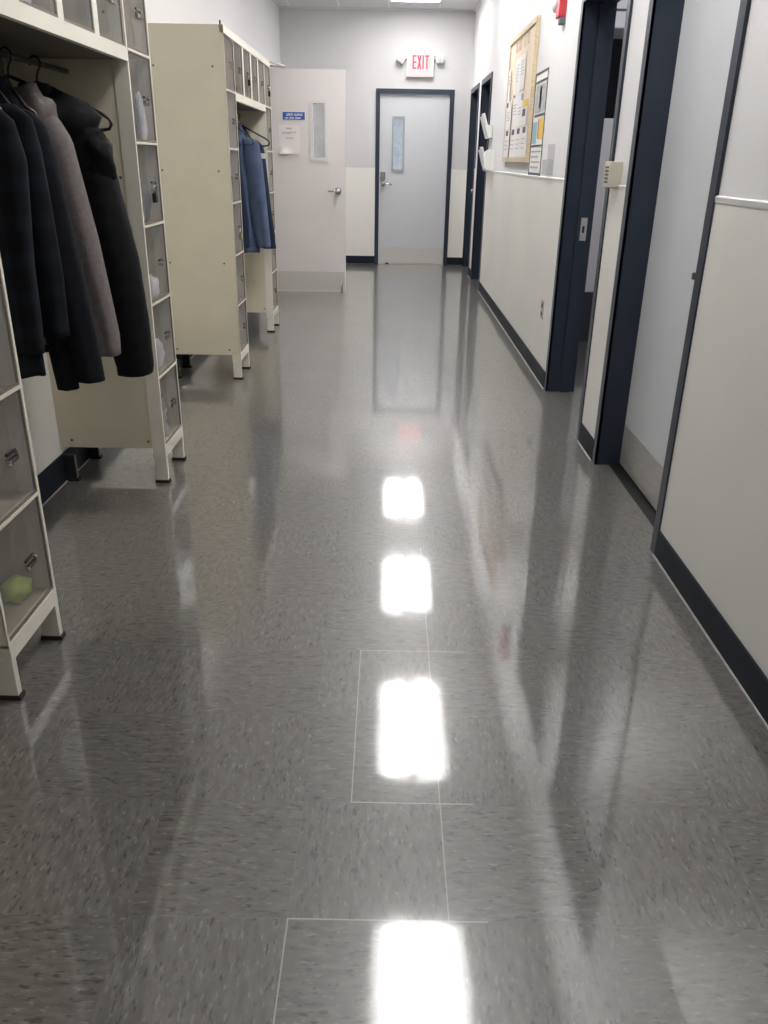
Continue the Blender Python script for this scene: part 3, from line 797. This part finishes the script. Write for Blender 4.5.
lump_thing('folded_cloth', 'dark clothes in the fourth box up of the far locker column', 'clothes', (c[0]-.07, c[1], c[2]+.001), (.045, .11, .13), 'cloth_dark', .3, 9)
c = cell(L2, 0, 2)
lump_thing('backpack', 'dark backpack in the third box up of the far locker column', 'bag', (c[0]-.08, c[1], c[2]+.001), (.05, .115, .12), 'cloth_dark', .2, 2)

def padlock(pos, label, mat):
    t = thing('padlock', label, 'padlock', pos, 'padlocks on the locker doors')
    MB().box(-.008, .008, -.017, .017, 0, .036, .003).build('lock_body', mat, t)
    MB().tube([(0, -.011, .032), (0, -.011, .05)]+[(0, -.011*math.cos(a), .05+.011*math.sin(a)) for a in (PI*k/6 for k in range(1, 6))]+[(0, .011, .05), (0, .011, .032)], .0032, 8).build('shackle', 'chrome', t)
def door_point(L, kind, i, row=0):
    if kind == 'col':
        y0 = L[1]+(0 if i == 0 else LLEN-CW)+.018; y1 = y0+CW-.036; z = (ZK[row]+ZK[row+1])/2-.005
    else:
        pw = (LLEN-2*CW)/4; y0 = L[1]+CW+i*pw+.022; y1 = y0+pw-.044; z = (1.674+1.941)/2-.005
    return (L[0]+.011, y0+(y1-y0)*.62-.03, z-.062)
padlock(door_point(L1, 'col', 1, 3), 'black padlock on the fourth box up beside the puffer coat', 'black')
padlock(door_point(L2, 'top', 1), 'black padlock on a top middle box of the far locker', 'black')
padlock(door_point(L2, 'col', 1, 5), 'black padlock on the last top box of the far locker', 'black')
padlock(door_point(L2, 'col', 0, 2), 'pale brass padlock on the side column of the far locker', 'brass')

# ------------------------------------------------------------------ far wall: exit sign
t = thing('exit_sign', 'white EXIT sign with red letters and two lamp heads above the far door', 'exit sign', (.345, YF, 2.275))
MB().box(-.17, .17, -.065, 0, 0, .265, .008).build('sign_body', 'white_plastic', t)
box('sign_face', 'exit_face', -.158, .158, -.0665, -.0645, .012, .255, t)
def letter(ch, x0, w, h, st, z0):
    m = MB(); ya, yb = -.0695, -.066
    x1 = x0+w; z1 = z0+h
    if ch == 'E':
        m.box(x0, x0+st, ya, yb, z0, z1)
        for zz in (z0, (z0+z1-st)/2, z1-st): m.box(x0+st, x1, ya, yb, zz, zz+st)
    elif ch == 'I': m.box(x0, x0+st, ya, yb, z0, z1)
    elif ch == 'T':
        c = (x0+x1)/2; m.box(c-st/2, c+st/2, ya, yb, z0, z1-st); m.box(x0, x1, ya, yb, z1-st, z1)
    elif ch == 'X':
        s2 = st*1.05
        m.prism([(x0, z0), (x0+s2, z0), (x1, z1), (x1-s2, z1)], 'y', ya, yb); m.prism([(x1-s2, z0), (x1, z0), (x0+s2, z1), (x0, z1)], 'y', ya-.0003, yb)
    return m.build('letter', 'exit_red', t)
letter('E', -.098, .048, .152, .018, .088); letter('X', -.040, .054, .152, .019, .088); letter('I', .026, .018, .152, .018, .088); letter('T', .056, .052, .152, .018, .088)
for s in (-1, 1):
    w = MB(); w.tube([(s*.165, -.03, .205), (s*.195, -.035, .212)], .011, 8)
    ang = .55 if s < 0 else .06
    R = Matrix.Translation((s*.242, -.055, .195)) @ Matrix.Rotation(ang*(-s), 4, 'Y')
    n0 = len(w.bm.verts)
    w.box(-.045, .045, -.045, .045, -.04, .04, .008)
    w.bm.verts.ensure_lookup_table()
    for v in list(w.bm.verts)[n0:]: v.co = R @ v.co
    hd = w.build('lamp_head', 'white_plastic', t)
    w = MB(); w.lathe([(.032, -.046), (.034, -.05), (.001, -.052)], (0, 0, 0), 'y', 16)
    for v in w.bm.verts: v.co = R @ v.co
    w.build('lamp_lens', 'acrylic', hd)

# ------------------------------------------------------------------ signs on the open door
DXL = XL+.035
def sheet(name, label, cat, pos, mat, w_, h_, axis, lines=(), group=None, curl=0., seed=0):
    """flat sheet on a wall. axis 'x': on the right wall facing -x (w along -y); 'y': facing -y. pos = lower left corner"""
    t = thing(name, label, cat, pos, group)
    m = MB(); n = 8; g = []
    for j in range(n+1):
        row = []
        for i in range(n+1):
            u, v = i/n*w_, j/n*h_
            off = curl*max(0, 1-v/h_*3)**2*(1+math.sin(i*.9+seed))+.0006
            row.append(m.bm.verts.new((-off, -u, v) if axis == 'x' else (u, -off, v)))
        g.append(row)
    for j in range(n):
        for i in range(n): m._face([g[j][i], g[j][i+1], g[j+1][i+1], g[j+1][i]], True)
    m.build('sheet', mat, t)
    for (nm, mt, u0, u1, v0, v1) in lines:
        d0 = .0012 if not curl else .0012
        q = MB()
        if axis == 'x': q.box(-d0-.0006, -d0, -u0*w_, -u1*w_, v0*h_, v1*h_)
        else: q.box(u0*w_, u1*w_, -d0-.0006, -d0, v0*h_, v1*h_)
        q.build(nm, mt, t)
    return t
# blue door sign with two lines of white lettering
t = thing('door_sign', 'blue sign with white lettering above the paper notice on the open door', 'sign', (-1.085, DY-.001, 1.655))
MB().box(0, .235, -.003, 0, 0, .085, .002).build('sign_plate', 'white_plastic', t)
box('sign_field', 'label_blue', .008, .227, -.0038, -.003, .008, .077, t)
w = MB(); x = .045
for k, wd in enumerate((.018, .016, .014, .018, 0, .016, .018, .016, .018, .014)):
    if wd:
        w.box(x, x+.004, -.0046, -.0038, .042, .064)
        if k % 3 != 2: w.box(x+.004, x+wd-.003, -.0046, -.0038, .059 if k % 2 else .042, .064 if k % 2 else .047)
        w.box(x+wd-.006, x+wd-.002, -.0046, -.0038, .042, .064)
    x += wd+.0005 if wd else .008
w.build('upper_line', 'white_paper', t)
w = MB(); x = .030
for k in range(17):
    wd = .006+.004*((k*7) % 3)/2
    if k not in (4, 10): w.box(x, x+wd-.001, -.0046, -.0038, .018, .030)
    x += wd+.0015
w.build('lower_line', 'white_paper', t)
tx = [('text_line', 'ink', .34, .62, .86, .90), ('text_line', 'ink', .12, .85, .74, .76), ('text_line', 'ink', .14, .58, .70, .72), ('text_line', 'ink', .32, .72, .56, .575), ('text_line', 'ink', .32, .66, .52, .535)]
sheet('paper_notice', 'white paper notice with curled lower edge taped to the open door', 'notice', (-1.118, DY-.001, 1.352), 'pink_paper', .205, .265, 'y', tx, curl=.02)

# ------------------------------------------------------------------ right wall: bulletin board and what is pinned to it
BY0, BY1, BZ0, BZ1 = 6.435, 7.80, 1.315, 2.24
t = thing('bulletin_board', 'wood framed tan bulletin board full of papers on the right wall', 'bulletin board', (XR, BY1, BZ0))
bw, bh = BY1-BY0, BZ1-BZ0
w = MB()
for q in ((0, -bw, 0, .035), (0, -bw, bh-.035, bh), (0, -.035, .035, bh-.035), (-bw+.035, -bw, .035, bh-.035)): w.box(-.026, 0, q[0], q[1], q[2], q[3], .003)
w.build('board_frame', 'oak', t)
box('board_panel', 'cork', -.014, 0, -.035, -bw+.035, .035, bh-.035, t)
w = MB(); y = -.33
for k in range(10):
    if k in (5,): y -= .05; continue
    hh, ww = .075, .052
    w.box(-.0155, -.014, y, y-.010, .80-.0*k, .80+hh)
    if k % 2: w.box(-.0155, -.014, y-.010, y-ww+.01, .80, .81)
    w.box(-.0155, -.014, y-.010, y-ww+.01, .80+hh-.011, .80+hh)
    if k % 3 != 1: w.box(-.0155, -.014, y-ww+.01, y-ww, .80, .80+hh)
    y -= .075
w.build('title_letters', 'title_ink', t)
XB = XR-.0145
GP = 'papers pinned on the bulletin board'
PINS = [0]
def pin(u, v, w_, h_, label, mat='white_paper', lines=(), cat='paper', name='pinned_paper'):
    PINS[0] += 1
    return sheet(name, label, cat, (XB-.0022*(PINS[0] % 5), BY1-u, BZ0+v), mat, w_, h_, 'x', lines, GP)
rows = lambda n, a=.1, b=.85, top=.82, st=.09: [('text_line', 'ink', a, b-.13*((k*5) % 3)/2, top-k*st-.022, top-k*st) for k in range(n)]
pin(.40, .50, .30, .25, 'tall white sheet with a column of text high on the bulletin board', lines=rows(6, .25, .7))
pin(.71, .51, .24, .24, 'pinkish white sheet beside the tall sheet high on the board', 'pink_paper', rows(5))
pin(.05, .42, .13, .29, 'narrow white strip hanging at the far left of the board', lines=rows(3))
pin(.045, .255, .32, .215, 'white sheet with dark heading at middle left of the board', lines=[('heading', 'dark_ink', .06, .36, .78, .95)]+rows(4, .1, .8, .6))
pin(.375, .25, .30, .25, 'white sheet at the middle of the board with a black arrow mark', lines=[('heading', 'black', .02, .34, .92, .985)]+rows(4, .1, .8, .7))
pin(.69, .255, .26, .245, 'white sheet with violet heading at middle right of the board', lines=[('heading', 'lav', .6, .98, .74, .92)]+rows(3, .1, .8, .55))
pin(.96, .385, .24, .045, 'yellow note at the right side of the board', 'yellow')
pin(.96, .255, .25, .125, 'small white card with dark heading below the yellow note', lines=[('heading', 'dark_ink', .1, .7, .5, .9)])
lab = ['leftmost white sheet with dark heading in the bottom row of the board', 'second white sheet from left in the bottom row of the board', 'third white sheet from left in the bottom row of the board', 'rightmost white sheet with dark heading in the bottom row of the board']
for k in range(4):
    pin(.05+k*.31, .04, .30, .21, lab[k], lines=[('heading', 'dark_ink', .25, .72, .78, .97)]+rows(3, .12, .8, .6, .15))
# wall calendar / poster in black edging
CY0, CY1, CZ0, CZ1 = 5.885, 6.40, 1.215, 1.88
t = thing('wall_poster', 'tall black edged information poster to the right of the bulletin board', 'poster', (XR, CY1-.01, CZ0))
cw, chh = CY1-CY0-.02, CZ1-CZ0
box('backing', 'white_paper', -.004, 0, 0, -cw, 0, chh, t)
w = MB()
for q in ((0, -.012, 0, chh), (-cw+.012, -cw, 0, chh), (-.012, -cw+.012, chh-.010, chh), (-.012, -cw+.012, chh-.065, chh-.055), (-.012, -cw+.012, .205, .213)): w.box(-.008, -.004, q[0], q[1], q[2], q[3])
w.build('edging', 'dark_metal', t)
for nm, mt, u0, u1, v0, v1 in (('photo', 'photo', .1, .95, .62, .88), ('violet_print', 'lav', .45, .6, .66, .86), ('dark_print', 'dark_ink', .12, .95, .585, .61), ('teal_print', 'teal', .05, .42, .335, .54), ('yellow_print', 'yellow', .58, .96, .37, .575), ('red_print', 'red', .50, .56, .38, .56), ('footer', 'dark_ink', .03, .97, .0, .055), ('text_line', 'ink', .1, .9, .25, .265), ('text_line', 'ink', .1, .7, .20, .215), ('text_line', 'ink', .1, .85, .15, .165), ('text_line', 'ink', .1, .75, .10, .115)):
    box(nm, mt, -.0055, -.004, -u0*cw, -u1*cw, v0*chh, v1*chh, t)

# clear acrylic leaflet holder by the open doorway
t = thing('leaflet_holder', 'empty clear acrylic leaflet holder right of the poster', 'leaflet holder', (XR, 5.68, 1.245))
w = MB(); w.box(-.004, 0, 0, -.22, 0, .18); w.box(-.035, -.031, 0, -.22, 0, .09); w.box(-.031, -.004, 0, -.22, 0, .004); w.box(-.031, -.004, 0, -.004, .004, .09); w.box(-.031, -.004, -.216, -.22, .004, .09)
w.build('holder', 'acrylic', t)

# paper trays and the white dispenser by the far doorways
def file_tray(z, y, label):
    t = thing('file_holder', label, 'file holder', (XR, y, z), 'white file holders by the far doorways')
    w = MB(); w.box(-.004, 0, 0, -.24, 0, .12)
    w.prism([(0, 0), (-.045, 0), (-.11, .20), (-.105, .20), (-.043, .006), (0, .006)], 'y', 0, -.24)
    w.prism([(0, 0), (-.045, 0), (-.085, .12), (0, .12)], 'y', 0, -.003); w.prism([(0, 0), (-.045, 0), (-.085, .12), (0, .12)], 'y', -.237, -.24)
    w.build('tray', 'white_plastic', t)
    w = MB(); w.prism([(-.010, .008), (-.036, .008), (-.098, .225), (-.084, .228)], 'y', -.012, -.228)
    w.build('paper_stack', 'white_paper', t)
file_tray(1.53, 9.16, 'white file holder mounted higher beside the far navy doorway')
file_tray(1.225, 9.16, 'white file holder mounted lower beside the far navy doorway')
t = thing('wall_dispenser', 'rounded white dispenser on the wall beside the lower file holder', 'dispenser', (XR, 8.74, 1.24))
w = MB(); w.prism([(0, 0), (-.075, 0), (-.095, .02), (-.10, .12), (-.085, .165), (-.05, .185), (0, .185)], 'y', .0, -.12); w.build('dispenser_body', 'white_plastic', t)
box('dispenser_lever', 'wall_grey', -.102, -.096, -.03, -.09, .03, .07, t)

# fire alarm
t = thing('fire_alarm', 'red wall fire alarm with round white strobe above the poster', 'fire alarm', (XR, 5.595, 2.10))
MB().box(-.045, 0, 0, -.10, 0, .24, .006).build('alarm_body', 'red', t)
MB().lathe([(.05, 0), (.052, -.02), (.045, -.045), (.025, -.058), (.001, -.06)], (-.0, .075, .09), 'x', 20).build('strobe', 'white_plastic', t)
MB().box(-.035, 0, -.04, -.10, -.035, 0, .004).build('alarm_base', 'cloth_grey', t)

# outlet
t = thing('wall_outlet', 'grey electrical outlet low on the right wall before the open doorway', 'outlet', (XR-.006, 5.38, .385))
MB().box(-.006, 0, 0, -.075, 0, .118, .002).build('cover_plate', 'steel', t)
for z in (.032, .084):
    r_ = MB().lathe([(.016, -.006), (.016, -.0085), (.001, -.0086)], (0, -.0375, z), 'x', 16).build('receptacle', 'dark_metal', t)

# wall phone-jack / thermostat box beside the doorway
t = thing('thermostat', 'beige thermostat box on the narrow wall strip between the doors', 'thermostat', (XR, 3.925, 1.222))
MB().box(-.055, 0, 0, -.10, 0, .106, .004).build('thermostat_body', 'beige_plastic', t)
w = MB()
for k in range(5): w.box(-.0562, -.054, -.02, -.08, .018+k*.015, .026+k*.015)
w.build('vent_slots', 'dark_metal', t)

# inside the side room
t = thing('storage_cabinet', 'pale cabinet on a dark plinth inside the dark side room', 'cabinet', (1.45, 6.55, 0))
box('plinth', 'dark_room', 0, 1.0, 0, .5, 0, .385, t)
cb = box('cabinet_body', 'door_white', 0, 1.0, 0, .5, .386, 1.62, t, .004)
w = MB(); w.box(.495, .505, -.003, .0, .40, 1.60); w.build('door_gap', 'black', cb)
t = thing('overhead_duct', 'grey overhead duct box in the dark side room', 'duct', (1.45, 6.2, 2.14))
w = MB(); w.box(0, 1.4, 0, .5, 0, .22, .01); w.box(-.01, 1.41, -.01, .51, .20, .225); w.build('duct_casing', 'wall_grey', t)
box('duct_flange', 'dark_metal', -.01, 1.4, -.006, 0, .10, .112, t)

li = bpy.data.lights.new('side_room_fill', 'AREA'); li.energy = 26; li.size = .5; li.color = (.93, .94, 1.)  # added fill light without a fixture, brightens the pale cabinet
lo = bpy.data.objects.new('side_room_fill', li); COL.objects.link(lo); lo.location = (1.75, 4.9, 2.9)

# ------------------------------------------------------------------ world and camera
wd = bpy.data.worlds.new('World'); SC.world = wd; wd.use_nodes = True
bg = wd.node_tree.nodes['Background']; bg.inputs['Color'].default_value = (.72, .80, .92, 1); bg.inputs['Strength'].default_value = .75

cam = bpy.data.cameras.new('camera'); co = bpy.data.objects.new('camera', cam); COL.objects.link(co)
cam.sensor_fit = 'HORIZONTAL'; cam.sensor_width = 36; cam.lens = 36*808.2/768; cam.clip_start = .05
pit, yaw, rol = 0.411457451, 7.06083903e-04, 0.0180193948
cy, sy, cp, sp = math.cos(yaw), math.sin(yaw), math.cos(pit), math.sin(pit)
fw = Vector((-sy*cp, cy*cp, -sp)); rt = Vector((cy, sy, 0)); up = rt.cross(fw)
r2 = rt*math.cos(rol)+up*math.sin(rol); u2 = -rt*math.sin(rol)+up*math.cos(rol)
co.matrix_world = Matrix(((r2.x, u2.x, -fw.x, 0), (r2.y, u2.y, -fw.y, 0), (r2.z, u2.z, -fw.z, 1.32), (0, 0, 0, 1)))
SC.camera = co

SC.view_settings.view_transform = 'Standard'
SC.view_settings.look = 'None'
SC.view_settings.exposure = 0.0
SC.cycles.use_denoising = True
SC.cycles.max_bounces = 10
SC.cycles.diffuse_bounces = 6
SC.cycles.transparent_max_bounces = 16
SC.cycles.sample_clamp_indirect = 6
